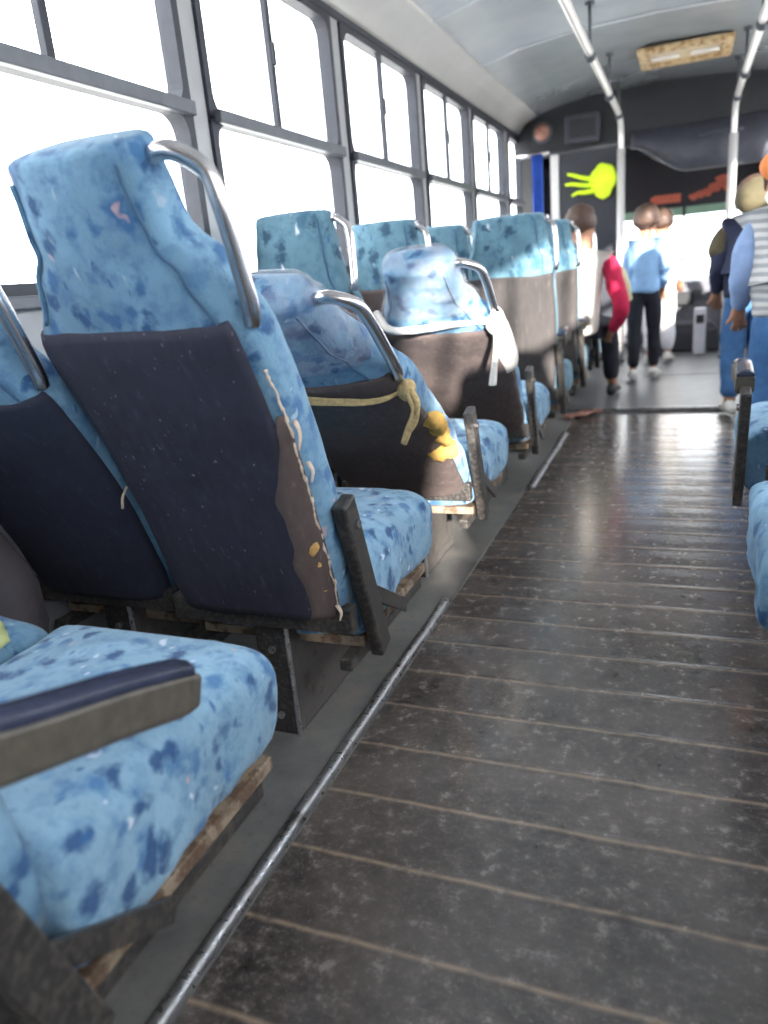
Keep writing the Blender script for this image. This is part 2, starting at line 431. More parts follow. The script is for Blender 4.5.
# ceiling with coves
prof = [(XL, 2.10), (XL+.02, 2.14), (XL+.09, 2.21), (XL+.18, 2.245), (XL+.20, 2.255), (XL+.45, 2.31), (XL+.85, 2.35), (XC, 2.362)]
prof = [(x, kz(z)) for x, z in prof]
prof = prof + [(2*XC-x, z) for x, z in reversed(prof[:-1])]
def extr(name, pts, y0, y1, mat, th=.02, ny=1):
    bm = bmesh.new()
    out = [(x, z+th) for x, z in reversed(pts)]
    ring = pts+out
    loft(bm, [[V((x, y0+(y1-y0)*i/ny, z)) for x, z in ring] for i in range(ny+1)]); return finish(name, bm, mat)
struct(extr('ceiling', prof[4:11], YB, YF, M['ceil']))
o = struct(extr('trim_7', prof[:5], YB, YF, M['cove'])); o = struct(extr('trim_8', prof[10:], YB, YF, M['cove']))
# ceiling panel seams
bm = bmesh.new()
for yy in (1.2, 2.35, 3.5, 4.65, 5.8):
    rings = []
    pts = prof[4:11]
    for (x, z) in pts: rings.append([V((x, yy-.012, z-.001)), V((x, yy+.012, z-.001)), V((x, yy+.012, z-.007)), V((x, yy-.012, z-.007))])
    loft(bm, rings)
struct(finish('trim_9', bm, M['ceil'], None, False))
# rear wall
struct(quadbox('wall_rear', M['wall'], XL, XR, YB-.05, YB, -.05, 2.46))

# front: bulkhead header above the windscreen
bm = bmesh.new()
top = [(x, z) for x, z in prof]
low = [(XR, 1.66), (.55, 1.66), (.1, 1.66), (-.12, 1.69), (-.28, 1.78), (-.42, 1.88), (-.55, 1.915), (-.9, 1.93), (XL, 1.92)]
low = [(x*K if abs(x) < 1 else x, kz(z)) for x, z in low]
ring = top + low
loft(bm, [[V((x, y, z)) for x, z in ring] for y in (8.02, 8.07)])
struct(finish('wall_front', bm, M['bulk'], None, False))
# front wall under and beside windscreen
bm = bmesh.new()
box(bm, XL, XR, YF-.03, YF+.03, -.05, .66)
box(bm, XL, XL+.12, YF-.03, YF+.03, .66, 2.4); box(bm, XR-.12, XR, YF-.03, YF+.03, .66, 2.4)
box(bm, XL, XR, YF-.03, YF+.03, 2.02, 2.46)
struct(finish('wall_front', bm, M['dark_panel'], None, False, .01))
ws = bpy.data.objects.new('window_%d' % (n+1), None); C.objects.link(ws); ws.location = (XC, YF, .66); struct(ws)
def wmk(nm, bm, m, bev=0, smooth=False):
    bmesh.ops.translate(bm, vec=-V(ws.location), verts=bm.verts[:]); return finish(nm, bm, m, ws, smooth, bev)
bm = bmesh.new(); box(bm, XL+.12, XR-.12, YF, YF+.006, .66, 2.02); wmk('pane', bm, M['glass'])
bm = bmesh.new(); box(bm, -.035, -.005, YF-.02, YF+.02, .66, 2.02); wmk('centre_post', bm, M['rubber'], .004)
bm = bmesh.new(); box(bm, XL+.12, XR-.12, YF-.008, YF-.001, kz(1.42), 2.02); wmk('black_sun_strip', bm, M['sun_strip_black'])
bm = bmesh.new(); box(bm, XL+.12, XR-.12, YF-.008, YF-.001, kz(1.335), kz(1.42)); wmk('green_sun_strip', bm, M['green_tint'])

# valance panel hanging at the front of the header
bm = bmesh.new(); rings = []
for i in range(40):
    x = -.5+(XR+.5)*i/39
    f = max(0, min(1, (x+.5)/.5)); zl = 1.97-.25*(f*f*(3-2*f)); yb = 7.985+.008*math.sin(x*19)
    rings.append([V((x, yb, 2.09)), V((x, yb-.02, (zl+2)/2)), V((x, yb-.01, zl-.02)), V((x, yb+.01, zl-.03)), V((x, yb+.02, zl)), V((x, yb+.02, 2.09))])
loft(bm, rings); tag(finish('front_valance', bm, M['bulk2']), 'dark grey padded valance curving down along the front header above the windscreen', 'valance')
bm = bmesh.new()
tube(bm, [(XL+.02,8.0,2.0), (-1.18,8.0,1.99), (-.86,8.0,2.01), (-.60,8.0,2.01)], .018, 8)
tag(finish('header_edge_tube', bm, M['winframe']), 'grey rounded edging tube under the header beside the driver partition', 'edging')
# speaker
sp = empty('wall_speaker', (-1.32, 8.02, 2.20), 'small round speaker with pinkish cone at the left end of the front header', 'speaker')
bm = bmesh.new(); tube(bm, [(0,0,0),(0,-.03,0)], .095, 24, 0); finish('speaker_rim', bm, M['bracket'], sp, False, .004)
bm = bmesh.new(); loft(bm, [[V((r*math.cos(a), y, r*math.sin(a))) for a in [2*PI*k/24 for k in range(24)]] for r, y in ((.075,-.031),(.05,-.034),(.03,-.040),(.018,-.046))]); finish('speaker_cone', bm, M['debris'], sp)
# destination box on header
bx = empty('header_box', (-.93, 7.975, 2.17), 'dark square box mounted on the front header right of the round speaker', 'box')
bm = bmesh.new(); box(bm, -.16, .16, -.08, .045, -.12, .12); finish('casing', bm, M['bulk2'], bx, False, .015)
bm = bmesh.new(); box(bm, -.12, .12, -.086, -.08, -.08, .08); finish('front_plate', bm, M['bulk'], bx, False, .005)
bm = bmesh.new(); tube(bm, [(.08, 7.968, 1.97), (.25, 7.962, 1.985), (.45, 7.968, 1.98)], .012, 8)
tag(finish('header_grip', bm, M['bracket']), 'short dark grip bar on the front header above the windscreen', 'grip bar')

# driver partition
pt = empty('driver_partition', (-.84, 7.8, .018), 'tall dark partition panel behind the driver with a pale frame strip', 'partition')
bm = bmesh.new(); box(bm, -.29, .28, -.015, .015, 0, 1.94); finish('panel', bm, M['dark_panel'], pt, False, .004)
bm = bmesh.new(); box(bm, -.37, -.295, -.03, .03, 0, 1.94); finish('frame_strip', bm, M['railpaint'], pt, False, .006)
cb = empty('blue_curtain', (-1.335, 7.77, 1.985), 'narrow royal blue curtain hanging beside the front left window', 'curtain')
bm = bmesh.new(); rings = []
for i in range(9):
    z = -.8*i/8
    rings.append([V((-.05+.1*k/16, .018*math.sin(k*1.6+i*.2)+s, z)) for s, rng in ((0, range(17)), (.006, range(16, -1, -1))) for k in rng])
loft(bm, rings); finish('cloth', bm, M['curtain'], cb)
bm = bmesh.new(); tube(bm, [(-.2,0,.0),(.12,0,.0)], .01, 8, 0); finish('rod', bm, M['chrome'], cb)

# hi-vis bundle
hv = empty('hanging_cloth_bundle', (-.75, 7.715, 1.667), 'bright yellow-green cloth bundle with trailing strips hung on the dark driver partition', 'cloth bundle')
bm = bmesh.new()
def ff(p):
    k = 1+.12*noise.noise(p*14); q = p*k
    if p.z < 0: q.x *= 1+p.z*2.2
    return q
blob(bm, (.03, 0, .0), (.125, .055, .155), 24, 16, ff)
finish('round_bundle', bm, M['hivis'], hv)
for k, (z1, z0, l) in enumerate(((.10, .03, .25), (.01, -.02, .27), (-.09, -.07, .21))):
    bm = bmesh.new(); tube(bm, [(-.04, 0, z0), (-.15, -.01, z0+.3*(z1-z0)), (-.04-l*.75, -.015, z1*.8), (-.04-l, 0, z1)], lambda t: .052*(1-.5*t), 10, 6, .45); finish('strip', bm, M['hivis'], hv)

# windscreen stickers / ornaments
st = empty('windscreen_sticker', (-.19, YF-.03, 1.55), 'long orange-red sticker strip on the dark top of the windscreen, left of its post', 'sticker', 'orange-red windscreen stickers')
bm = bmesh.new(); box(bm, -.15, .13, 0, .006, -.045, .045); box(bm, -.18, -.15, 0, .006, -.02, .03); finish('strip', bm, M['red_sticker'], st, False, .002)
st = empty('windscreen_sticker', (.24, YF-.03, 1.56), 'jagged orange-red sticker on the dark top of the windscreen, right of its post', 'sticker', 'orange-red windscreen stickers')
bm = bmesh.new()
for (x, z, r) in ((-.17,-.02,.05),(-.1,.0,.055),(-.03,.015,.06),(.05,.055,.07),(.12,.12,.075),(.16,.05,.06)):
    loft(bm, [[V((x+r*(1+.3*math.sin(3*a))*math.cos(a), y, z+r*.7*math.sin(a))) for a in [2*PI*k/14 for k in range(14)]] for y in (0, .006)])
finish('shape', bm, M['red_sticker'], st, False)

# overhead rails + poles
def rail(x, label):
    r = empty('grab_rail', (x, 7.7, .018), label, 'grab rail', 'overhead grab rails with floor poles')
    bm = bmesh.new()
    tube(bm, [(0,-8.9,2.15),(0,-6,2.15),(0,-4,2.15),(0,-2,2.15),(0,-.6,2.15),(0,-.24,2.145),(0,-.09,2.11),(0,-.015,2.03),(0,0,1.88),(0,0,1.6)], .024, 12, 8)
    finish('overhead_tube', bm, M['railpaint'], r)
    bm = bmesh.new(); tube(bm, [(0,0,1.9),(0,0,.8),(0,0,0)], .036, 14, 1); finish('pole', bm, M['railpaint'], r)
    for y in (-7.2,-5.6,-4.05,-2.5,-1.2,-.3):
        bm = bmesh.new(); z1 = 0
        tube(bm, [(0,y-.016,2.132),(0,y+.016,2.132)], .034, 12, 0)
        tube(bm, [(0,y,2.14),(0,y,2.28),(0,y,2.41)], .010, 8, 1)
        tube(bm, [(0,y,2.395),(0,y,2.415)], .03, 12, 0)
        finish('bracket', bm, M['bracket'], r)
    bm = bmesh.new(); tube(bm, [(0,0,0),(0,0,.02)], .05, 16, 0); finish('floor_flange', bm, M['bracket'], r)
rail(-.565, 'pale overhead grab rail left of the aisle, bending down into a floor pole')
rail(.36, 'pale overhead grab rail right of the aisle, bending down into a floor pole')

# ceiling lamp
lf = empty('ceiling_lamp', (-.045, 6.85, 2.445), 'rectangular ceiling lamp with rust-stained cream frame near the front', 'ceiling lamp')
bm = bmesh.new()
for a in ((-.33,.33,-.28,-.2),(-.33,.33,.2,.28),(-.33,-.25,-.2,.2),(.25,.33,-.2,.2)): box(bm, *a, -.045, .0)
finish('frame', bm, M['hatchframe'], lf, False, .012)
bm = bmesh.new(); box(bm, -.25,.25,-.2,.2,-.02,-.008); finish('cover', bm, M['hatchpane'], lf, False, .004)
for x in (-.14, .14):
    bm = bmesh.new(); tube(bm, [(x-.1,0,-.03),(x+.1,0,-.03)], .016, 10, 0); finish('lamp_tube', bm, M['railpaint'], lf)

# dashboard, engine cover
db = empty('dashboard', (-.22, 9.05, .018), 'grey dashboard under the windscreen at the front of the bus', 'dashboard')
bm = bmesh.new(); prof2 = [(.26,0),(-.1,0),(-.12,.45),(-.2,.56),(-.1,.66),(.26,.7)]
loft(bm, [[V((x, y, z)) for y, z in prof2] for x in (-1.15,-.6,0,.6,1.15)]); finish('body', bm, M['dash'], db, False, .02)
bm = bmesh.new(); box(bm, .02, .32, -.215, -.16, .42, .56); finish('instrument_panel', bm, M['bulk'], db, False, .01)
ec = empty('engine_cover', (.02, 8.52, .018), 'low dark engine cover in front of the dashboard', 'engine cover')
bm = bmesh.new(); loft(bm, [[V((sx*w, sy*l, z)) for sx, sy in ((-1,-1),(1,-1),(1,1),(-1,1))] for w, l, z in ((.34,.28,0),(.31,.26,.2),(.26,.22,.27))]); finish('lid', bm, M['dark_panel'], ec, False, .02)
bm = bmesh.new(); tube(bm, [(-.31,-.24,.29),(0,-.25,.285),(.26,-.24,.28)], .012, 8, 4); finish('edge_bar', bm, M['winframe'], ec)
eb = empty('fare_box', (.16, 8.0, .018), 'small pale grey box standing beside the engine cover by the front step', 'box')
bm = bmesh.new(); box(bm, -.06,.05,-.06,.06,0,.44); finish('casing', bm, M['pale_box'], eb, False, .012)
bm = bmesh.new(); box(bm, -.04,.03,-.065,-.058,.30,.38); finish('slot_plate', bm, M['bulk'], eb, False, .002)
gl = empty('gear_lever', (-.24, 8.0, .018), 'thin dark gear lever with round knob beside the engine cover', 'gear lever')
bm = bmesh.new(); tube(bm, [(0,0,0),(.01,.0,.3),(.05,.02,.62)], .011, 8); finish('rod', bm, M['bracket'], gl)
bm = bmesh.new(); blob(bm, (.05,.02,.64), (.03,.03,.035)); finish('knob', bm, M['pale_box'], gl)
bm = bmesh.new(); loft(bm, [[V((r*math.cos(a), r*math.sin(a), z)) for a in [2*PI*k/12 for k in range(12)]] for r, z in ((.07,0),(.06,.03),(.03,.06),(.016,.12))]); finish('boot', bm, M['bulk'], gl)
# steering wheel
sw = empty('steering_wheel', (-.95, 8.7, .95), 'dark steering wheel in front of the driver seat', 'steering wheel')
Rm = Matrix.Rotation(math.radians(-55), 4, 'X')
bm = bmesh.new(); ring = []
pts = [Rm @ V((.23*math.cos(a), .23*math.sin(a), 0)) for a in [2*PI*k/32 for k in range(33)]]
tube(bm, pts, .014, 10, 0); finish('rim', bm, M['bulk'], sw)
for a in (90, 210, 330):
    a = math.radians(a); bm = bmesh.new(); tube(bm, [(0,0,0), Rm @ V((.23*math.cos(a), .23*math.sin(a), 0))], .011, 8, 0); finish('spoke', bm, M['bulk'], sw)
bm = bmesh.new(); tube(bm, [(0,0,0), Rm @ V((0,0,-.28))], .03, 12, 0); finish('column', bm, M['bulk'], sw)

# ------------------------------------------------------------------ seats
def srect(hw, hd, n=36, e=3.2):
    out = []
    for k in range(n):
        a = 2*PI*k/n; c, s = math.cos(a), math.sin(a)
        out.append((math.copysign(abs(c)**(2/e), c)*hw, math.copysign(abs(s)**(2/e), s)*hd))
    return out

def seat(x, y, side=1, recline=18, L=.93, hwT=.125, hwS=.215, label='', group='blue patterned bus seats with dark rear covers', rearmat='navy', cloth='blue', seed=1,
         wr=.008, splay=0, square=False, cush=True, arm=False, handle=True, cush_only=False, brace=True, legs=True, cushmat=None, sleg=.655, cov=(19, 35), post=0, bend=0, cdx=0):
    """side=+1: aisle lies towards +x. Origin: floor under the back's foot."""
    r = empty('bus_seat', (x, y, .004), label, 'seat', group)
    th = math.radians(recline); ax = V((math.sin(math.radians(splay)), -math.sin(th), math.cos(th))).normalized(); nf = V((0, math.cos(th), math.sin(th)))
    base = V((0, .05, .345))
    sp = math.sin(math.radians(splay)); NP = 60; path = [base.copy()]
    def ang(s): return math.radians(recline+bend*(1-2*min(1, max(0, s))))
    for i in range(NP):
        a_ = ang((i+.5)/NP); path.append(path[-1]+V((sp, -math.sin(a_), math.cos(a_))).normalized()*(L/NP))
    def AX(s): a_ = ang(s); return V((sp, -math.sin(a_), math.cos(a_))).normalized()
    def NF(s): a_ = ang(s); return V((0, math.cos(a_), math.sin(a_)))
    def PT(s):
        q = max(0, min(NP-1e-6, s*NP)); i = int(q); return path[i].lerp(path[i+1], q-i)
    def wd(s):
        keys = [(0, .205), (.1, .215), (.45, .225), (sleg, .225), (sleg+.12, .225 if square else .175), (.86, hwT+.012 if not square else hwT+.01), (.97, hwT), (1.0, hwT*.98)]
        for (a, va), (b, vb) in zip(keys, keys[1:]):
            if s <= b:
                t = (s-a)/(b-a); t = t*t*(3-2*t); return va+(vb-va)*t
        return keys[-1][1]
    def dp(s): return .066+.012*math.sin(s*PI*1.3) if s < .7 else .066-.006*(s-.7)/.3
    def ringat(s, off=0, squash=1):
        c = PT(s); nf = NF(s)
        # gentle forward curl of the lower back
        c = c + nf*(.03*math.sin(PI*min(1, s/.7)))
        pts = []
        for (u, v) in srect((wd(s)+off)*squash, (dp(s)+off)*squash):
            p = c+V((u*side, 0, 0))+nf*v
            nz = noise.noise(V((p.x*6+seed*3.1, p.y*6, p.z*5)))*wr + noise.noise(V((p.x*16+seed*7.7, p.y*16, p.z*16)))*wr*.35
            fold = math.sin(p.z*55+p.x*20*side+seed)*wr*.22*max(0, noise.noise(V((seed, p.x*5, p.z*4))))
            d = (p-c); d = d.normalized() if d.length > 0 else d
            pts.append(p+d*(nz+fold*1.5))
        return pts
    if not cush_only or True:
        bm = bmesh.new(); rings = []
        N = 44
        rings.append(ringat(0, 0, .86))
        for i in range(N+1): rings.append(ringat(i/N))
        top = ringat(1.0, 0, 1)
        ax = AX(1); nf = NF(1)
        for k, (q, up) in enumerate(((.965, .007), (.87, .012), (.5, .016), (.2, .017))):
            c = PT(1); rings.append([c+(p-c)*q+ax*up for p in top])
        loft(bm, rings); back = finish('backrest', bm, M[cloth], r)
        # dark rear cover
        bm = bmesh.new(); rings = []
        nn = 36
        idx = [k for k in range(nn+1) if k >= 17 and k <= 37]
        NS = 36
        smax = sleg+.03
        for i in range(NS+1):
            s = smax*i/NS
            full = ringat(max(s, 0.0), .0065)
            inn = ringat(max(s, 0.0), -.004)
            ids = [k % nn for k in range(cov[0], cov[1])]
            # wavy top edge
            rings.append([full[k]+ax*(.005*math.sin(k*.7+seed)*(i/NS)) for k in ids]+[inn[k]+ax*(.005*math.sin(k*.7+seed)*(i/NS)) for k in reversed(ids)])
        loft(bm, rings); o = finish('rear_cover', bm, M[rearmat], r)
        # piping
        bm = bmesh.new(); pl = [ringat(s, .003)[31] for s in [sleg+.02+(.985-sleg-.02)*k/8 for k in range(9)]]
        tube(bm, pl, .003, 6, 3); finish('piping', bm, M['pipe'], back); bm = bmesh.new()
        pl = [ringat(s, .003)[22] for s in [sleg+.05+(.98-sleg-.05)*k/8 for k in range(9)]]
        tube(bm, pl, .004, 6, 3); finish('piping', bm, M[cloth], back)
    if handle:
        t1 = PT(.965); t2 = PT(.735)-NF(.735)*.03; axu = AX(.95)
        ed = side*(hwT-.005); hx = max(.215, hwT+.045)
        bm = bmesh.new()
        tube(bm, [t1+V((ed-side*.03,0,0)), t1+V((ed+side*.015,0,0))+axu*.016, t1+V((side*(hx-.05),0,0))+axu*.012, t1+V((side*(hx-.012),0,0))-axu*.018,
                  t1.lerp(t2, .3)+V((side*hx,0,0)), t1.lerp(t2, .65)+V((side*(hx+.004),0,0)), t2+V((side*(hx+.006),0,0)), t2+V((side*(hx-.002),0,0))-axu*.03], .0145, 12, 7)
        finish('handle', bm, M['chrome'], r)
    # cushion
    cm = cushmat or cloth
    bm = bmesh.new(); rings = []
    y0, y1 = .07, .57
    N = 26
    for i in range(N+1):
        t = i/N; yy = y0+(y1-y0)*t
        e = min(1, (1-t)/.11); rr = math.sqrt(max(0, 1-(1-e)**2))
        e0 = min(1, t/.08); rr *= .8+.2*math.sqrt(max(0, 1-(1-e0)**2))
        ztop = .452+.012*math.sin(t*PI) - .02*(1-rr); zb = .235+.03*(1-rr)
        cz = (ztop+zb)/2
        pts = []
        for (u, v) in srect(.232*(.93+.07*rr), (ztop-zb)/2*(.55+.45*rr), 44, 4.6):
            p = V(((u+cdx)*side, yy, cz+v))
            k = noise.noise(V((p.x*7+seed*5, p.y*7, p.z*7)))*.014+noise.noise(V((p.x*19+seed*5, p.y*19, p.z*19)))*.0075
            if v < 0: p.z += .015*math.sin(p.y*14+seed)*max(0, -v*10)*.6
            pts.append(p+(p-V((0, yy, cz))).normalized()*k)
        rings.append(pts)
    c = V((0, y1+.006, .345)); rings.append([c+(p-V((0, y1, .345)))*.5 for p in rings[-1]])
    loft(bm, rings); finish('cushion', bm, M[cm], r)
    # base board + rails
    bm = bmesh.new(); box(bm, -.21, .21, .08, .53, .215, .24); finish('seat_board', bm, M['rust'], r, False, .003)
    bm = bmesh.new(); box(bm, -.225, .225, .0, .035, .285, .345); finish('rear_rail', bm, M['frame'], r, False, .004)
    bm = bmesh.new()
    s = side
    beam(bm, (s*.19,.02,.20), (s*.19,.50,.195), .03, .03); finish('side_rail', bm, M['frame'], r, False, .003); bm = bmesh.new(); beam(bm, (-s*.19,.02,.20), (-s*.19,.50,.195), .03, .03)
    finish('side_rail', bm, M['frame'], r, False, .003)
    if legs:
        bm = bmesh.new(); box(bm, *sorted((s*.045, s*.05)), .03, .36, 0, .26)
        box(bm, *sorted((-s*.03, s*.05)), .03, .36, 0, .006)
        pd = finish('pedestal', bm, M['leg'], r, False, .002)
        bm = bmesh.new(); box(bm, *sorted((-s*.03, s*.05)), .022, .030, 0, .285); finish('pedestal_flange', bm, M['frame'], pd, False, .002)
        bm = bmesh.new()
        tube(bm, [(s*.05,.024,.0),(s*.05,.024,.28)], .006, 6, 0); finish('pedestal_edge', bm, M['alu'], pd, False)
        for bz in (.05, .22):
            bm = bmesh.new(); tube(bm, [(s*.01,.026,bz),(s*.01,.014,bz)], .009, 6, 0); finish('bolt', bm, M['alu'], pd, False)
    if brace:
        xs = s*(.238+cdx)
        bm = bmesh.new(); beam(bm, (xs, .115+post, .2), (xs, -.005+post, .585), .030, .058, (0,1,0)); 
        o = finish('armrest_post', bm, M['frame'], r, False, .006)
        bm = bmesh.new(); tube(bm, [(xs+s*.014,.015+post,.53),(xs+s*.022,.015+post,.53)], .011, 8, 0); finish('bolt', bm, M['chrome'], o, False)
        bm = bmesh.new(); beam(bm, (xs+s*.004, .07+post, .36), (xs+s*.004, .27+post, .235), .012, .034, (1,0,0) if False else (0,0,1)); finish('brace', bm, M['frame'], r, False, .002)
    if arm:
        bm = bmesh.new(); rings = []
        P = arm
        xs = s*(.24+cdx)
        ps = crom([V((xs, a, b)) for a, b in P], 6)
        for i, p in enumerate(ps):
            t = (ps[min(i+1, len(ps)-1)]-ps[max(0, i-1)]).normalized(); u = V((1,0,0)).cross(t)*-1
            if u.z < 0: u = -u
            k = 1 if i < len(ps)-2 else (.93 if i == len(ps)-2 else .8)
            rings.append([p+V((a*.027*k, 0, 0))+u*b*k for a, b in ((-1,-.027),(-.8,-.034),(.8,-.034),(1,-.027),(1,.016),(.85,.022),(-.85,.022),(-1,.016))])
        loft(bm, rings); ao = finish('armrest', bm, M['armpad'], r, False, .005)
        bm = bmesh.new(); rings = []
        for i, p in enumerate(ps[:-1]):
            t = (ps[min(i+1, len(ps)-1)]-ps[max(0, i-1)]).normalized(); u = V((1,0,0)).cross(t)*-1
            if u.z < 0: u = -u
            rings.append([p+V((a*.026, 0, 0))+u*b for a, b in ((-1,.020),(1,.020),(.9,.031),(.4,.038),(-.4,.038),(-.9,.031))])
        loft(bm, rings); finish('armrest_pad', bm, M['armtop'], ao, True, .002)
    r['_f'] = 0
    del r['_f']
    return r, dict(base=base, ax=AX(1), nf=nf, L=L, ring=ringat, wd=wd, top=PT(1))

PIT = .915
yb = lambda k: .385+PIT*k
GL, GW, GR = None, None, None
XA, XW = -.838, -1.308
ARMK = [(-.06,.64),(.05,.598),(.20,.548),(.322,.502)]
A = {}; Wn = {}
# aisle seats on the left
A[0] = seat(XA, yb(0), 1, 20, label='nearest seat in the lower left corner, blue patterned cushion under a long dark armrest', seed=2, arm=ARMK, post=-.06, handle=False, cushmat='blue_pale')
A[1] = seat(XA-.012, yb(1)-.03, 1, 21, cov=(19, 33), sleg=.69, label='large reclined seat with frayed dark back cover, in front of the nearest cushion', seed=3, cushmat='blue_pale', wr=.006)
A[2] = seat(XA-.005, yb(2), 1, 52, L=1.03, bend=0, sleg=.70, label='slumped aisle seat with yellow foam showing and tan twine round its chrome handle', seed=5, rearmat='brown', wr=.016, cushmat='blue_pale')
A[3] = seat(XA+.01, yb(3), 1, 46, L=.99, bend=0, sleg=.68, label='slumped aisle seat with a white rag tied across its back to the chrome handle', seed=8, rearmat='brown', wr=.016, cushmat='blue_pale')
A[4] = seat(XA+.0, yb(4), 1, 6, L=.885, hwT=.185, square=True, label='upright aisle seat with square teal headrest and flat dark back, past the rag-tied seat', seed=9, rearmat='black_cloth', cloth='teal', wr=.004, arm=[(.03,.60),(.15,.62),(.3,.60)])
A[5] = seat(XA+.0, yb(5), 1, 6, L=.885, hwT=.185, square=True, label='upright aisle seat on which the passenger in white and crimson sits', seed=10, rearmat='black_cloth', cloth='teal', wr=.004, arm=[(.03,.60),(.15,.62),(.3,.60)])
A[6] = seat(XA+.0, yb(6), 1, 6, L=.885, hwT=.185, square=True, label='foremost aisle seat on the left, ahead of the seated passenger in white and crimson', seed=11, rearmat='black_cloth', cloth='teal', wr=.004)
# window seats on the left
wl = ['window seat beside the nearest cushion, carrying the dark grey bag', 'navy-backed window seat left of the large reclined seat, at the left picture edge',
      'tall window seat with rounded headrest behind the twine-tied slumped seat', 'window seat whose headrest just shows behind the rag-tied slumped seat',
      'window seat beside the square-headed teal aisle seat, mostly hidden', 'window seat next to the sunlit seat behind the seated passenger']
for k, lb in enumerate(wl):
    rc = (20, 27, 2, 4, 6, 6)[k]
    Wn[k] = seat(XW, yb(k)+(0, .0, .32, .32, .22, 0)[k], 1, rc, L=(.93,.85,.885,.885,.885,.885)[k], hwT=(.13,.13,.15,.16,.18,.18)[k], label=lb, seed=20+k, rearmat=('navy','navy2','brown','brown','black_cloth','black_cloth')[k],
                 cloth='blue' if k < 2 else 'teal', brace=False, wr=.006, handle=k < 5, square=k > 3)
# right side
rl = ['right-hand seat whose blue cushion corner shows lowest at the right edge', 'right-hand seat next ahead of the lowest one, nearer the standing passengers', 'unseen right-hand seat beside the camera, added to shade the left-hand seats']  # last seat is out of view, added to keep low sun off the left rows
RA = {}
XRA = .475
for k, lb in enumerate(rl):
    RA[k] = seat(XRA, (1.42, 2.44, .50)[k], -1, 10, label=lb, seed=40+k, rearmat='navy2', cloth='blue', wr=.006, cdx=.085 if k == 0 else .055, brace=k == 1, arm=[(.03,.60),(.15,.62),(.3,.60)] if k == 1 else False, handle=False)

# --- extras on the large reclined seat: torn edge, foam, thread
r1, g1 = A[1]
def surf(g, s, k, off):
    rg_ = g['ring'](s, off); i = int(math.floor(k)); return rg_[i % 36].lerp(rg_[(i+1) % 36], k-i)
bm = bmesh.new(); pts = []
random.seed(9)
for i in range(26):
    s = .02+.60*i/25; p = surf(g1, s, 33.15+.16*random.uniform(-1,1), .0075); pts.append(p)
tube(bm, pts, .0034, 6, 3, .8, jitter=.9); finish('torn_seam', bm, M['stuff'], r1)
for (s0, s1, k0, kind) in ((.05,.24,35.2,'foam'),):
    for j, (s, dz, dw) in enumerate(((.21,.042,.022),(.155,.03,.018),(.09,.036,.020))):
        bm = bmesh.new(); p = surf(g1, s, 32, -.001)
        blob(bm, p, (dw*.7, .008, dz*.8), 12, 8, lambda q: q*(1+.35*noise.noise(q*60+V((j*3,0,0))))); finish('exposed_foam', bm, M['foam_tan'], r1)
bm = bmesh.new(); rings = []
for i in range(30):
    s = .0+.52*i/29; q = max(0, (s-.25)/.27)
    e = 30.0+2.6*q*q+.22*math.sin(i*.6)+.1*math.sin(i*1.3)
    ks = [e+(33.3-e)*j/5 for j in range(6)]
    rings.append([surf(g1, s, k, .0095) for k in ks]+[surf(g1, s, k, .004) for k in reversed(ks)])
loft(bm, rings); finish('worn_backing', bm, M['brown'], r1)
for j, (s, k, l) in enumerate(((.50,34,.05),(.40,34,.035),(.03,33,.03))):
    bm = bmesh.new(); p = surf(g1, s, k, .008); tube(bm, [p, p+V((.012,-.008,-l*.4)), p+V((.008,-.01,-l))], lambda t: .0055*(1-.6*t), 6, 4, .6); finish('fabric_tatter', bm, M['stuff'], r1)
bm = bmesh.new(); p = surf(g1, .33, 20, .01); tube(bm, [p, p+V((-.006,-.012,-.02)), p+V((-.012,-.012,-.045))], .003, 6, 4); finish('loose_thread', bm, M['stuff'], r1)
# --- foam on slumped seat
r2, g2 = A[2]
for j, (s, k, rx, rz) in enumerate(((.455,34,.030,.026),(.42,34,.034,.03),(.345,34,.026,.03),(.29,33,.045,.036))):
    bm = bmesh.new(); p = surf(g2, s, k, .006)
    blob(bm, p, (rx, .018, rz), 14, 10, lambda q: q*(1+.5*noise.noise(q*45+V((j*3,1,0))))); finish('exposed_foam', bm, M['foam'], r2)
# plastic film over the two slumped headrests
def film(A_, s0, s1, ks=None):
    r, g = A_; bm = bmesh.new(); rings = []
    for i in range(15):
        s = s0+(s1-s0)*i/14
        rings.append([p for p in g['ring'](s, .009+.004*math.sin(i*1.3))])
    top = rings[-1]; c = g['top']
    for q, up in ((.93,.018),(.7,.03),(.3,.036)): rings.append([c+(p-c)*q+g['ax']*up for p in top])
    loft(bm, rings, cap=False); o = finish('plastic_cover', bm, M['film'], r)
film(A[2], .80, 1.0); film(A[3], .80, 1.0)
def sidefilm(A_, s0, s1):
    r, g = A_; bm = bmesh.new(); rings = []
    for i in range(15):
        s = s0+(s1-s0)*i/14; R = g['ring'](s, .008); R2 = g['ring'](s, .011)
        ids = [k % 36 for k in range(32, 41)]
        rings.append([R[k] for k in ids]+[R2[k] for k in reversed(ids)])
    loft(bm, rings); finish('plastic_sheet', bm, M['rag'], r)
sidefilm(A[3], .42, .70)

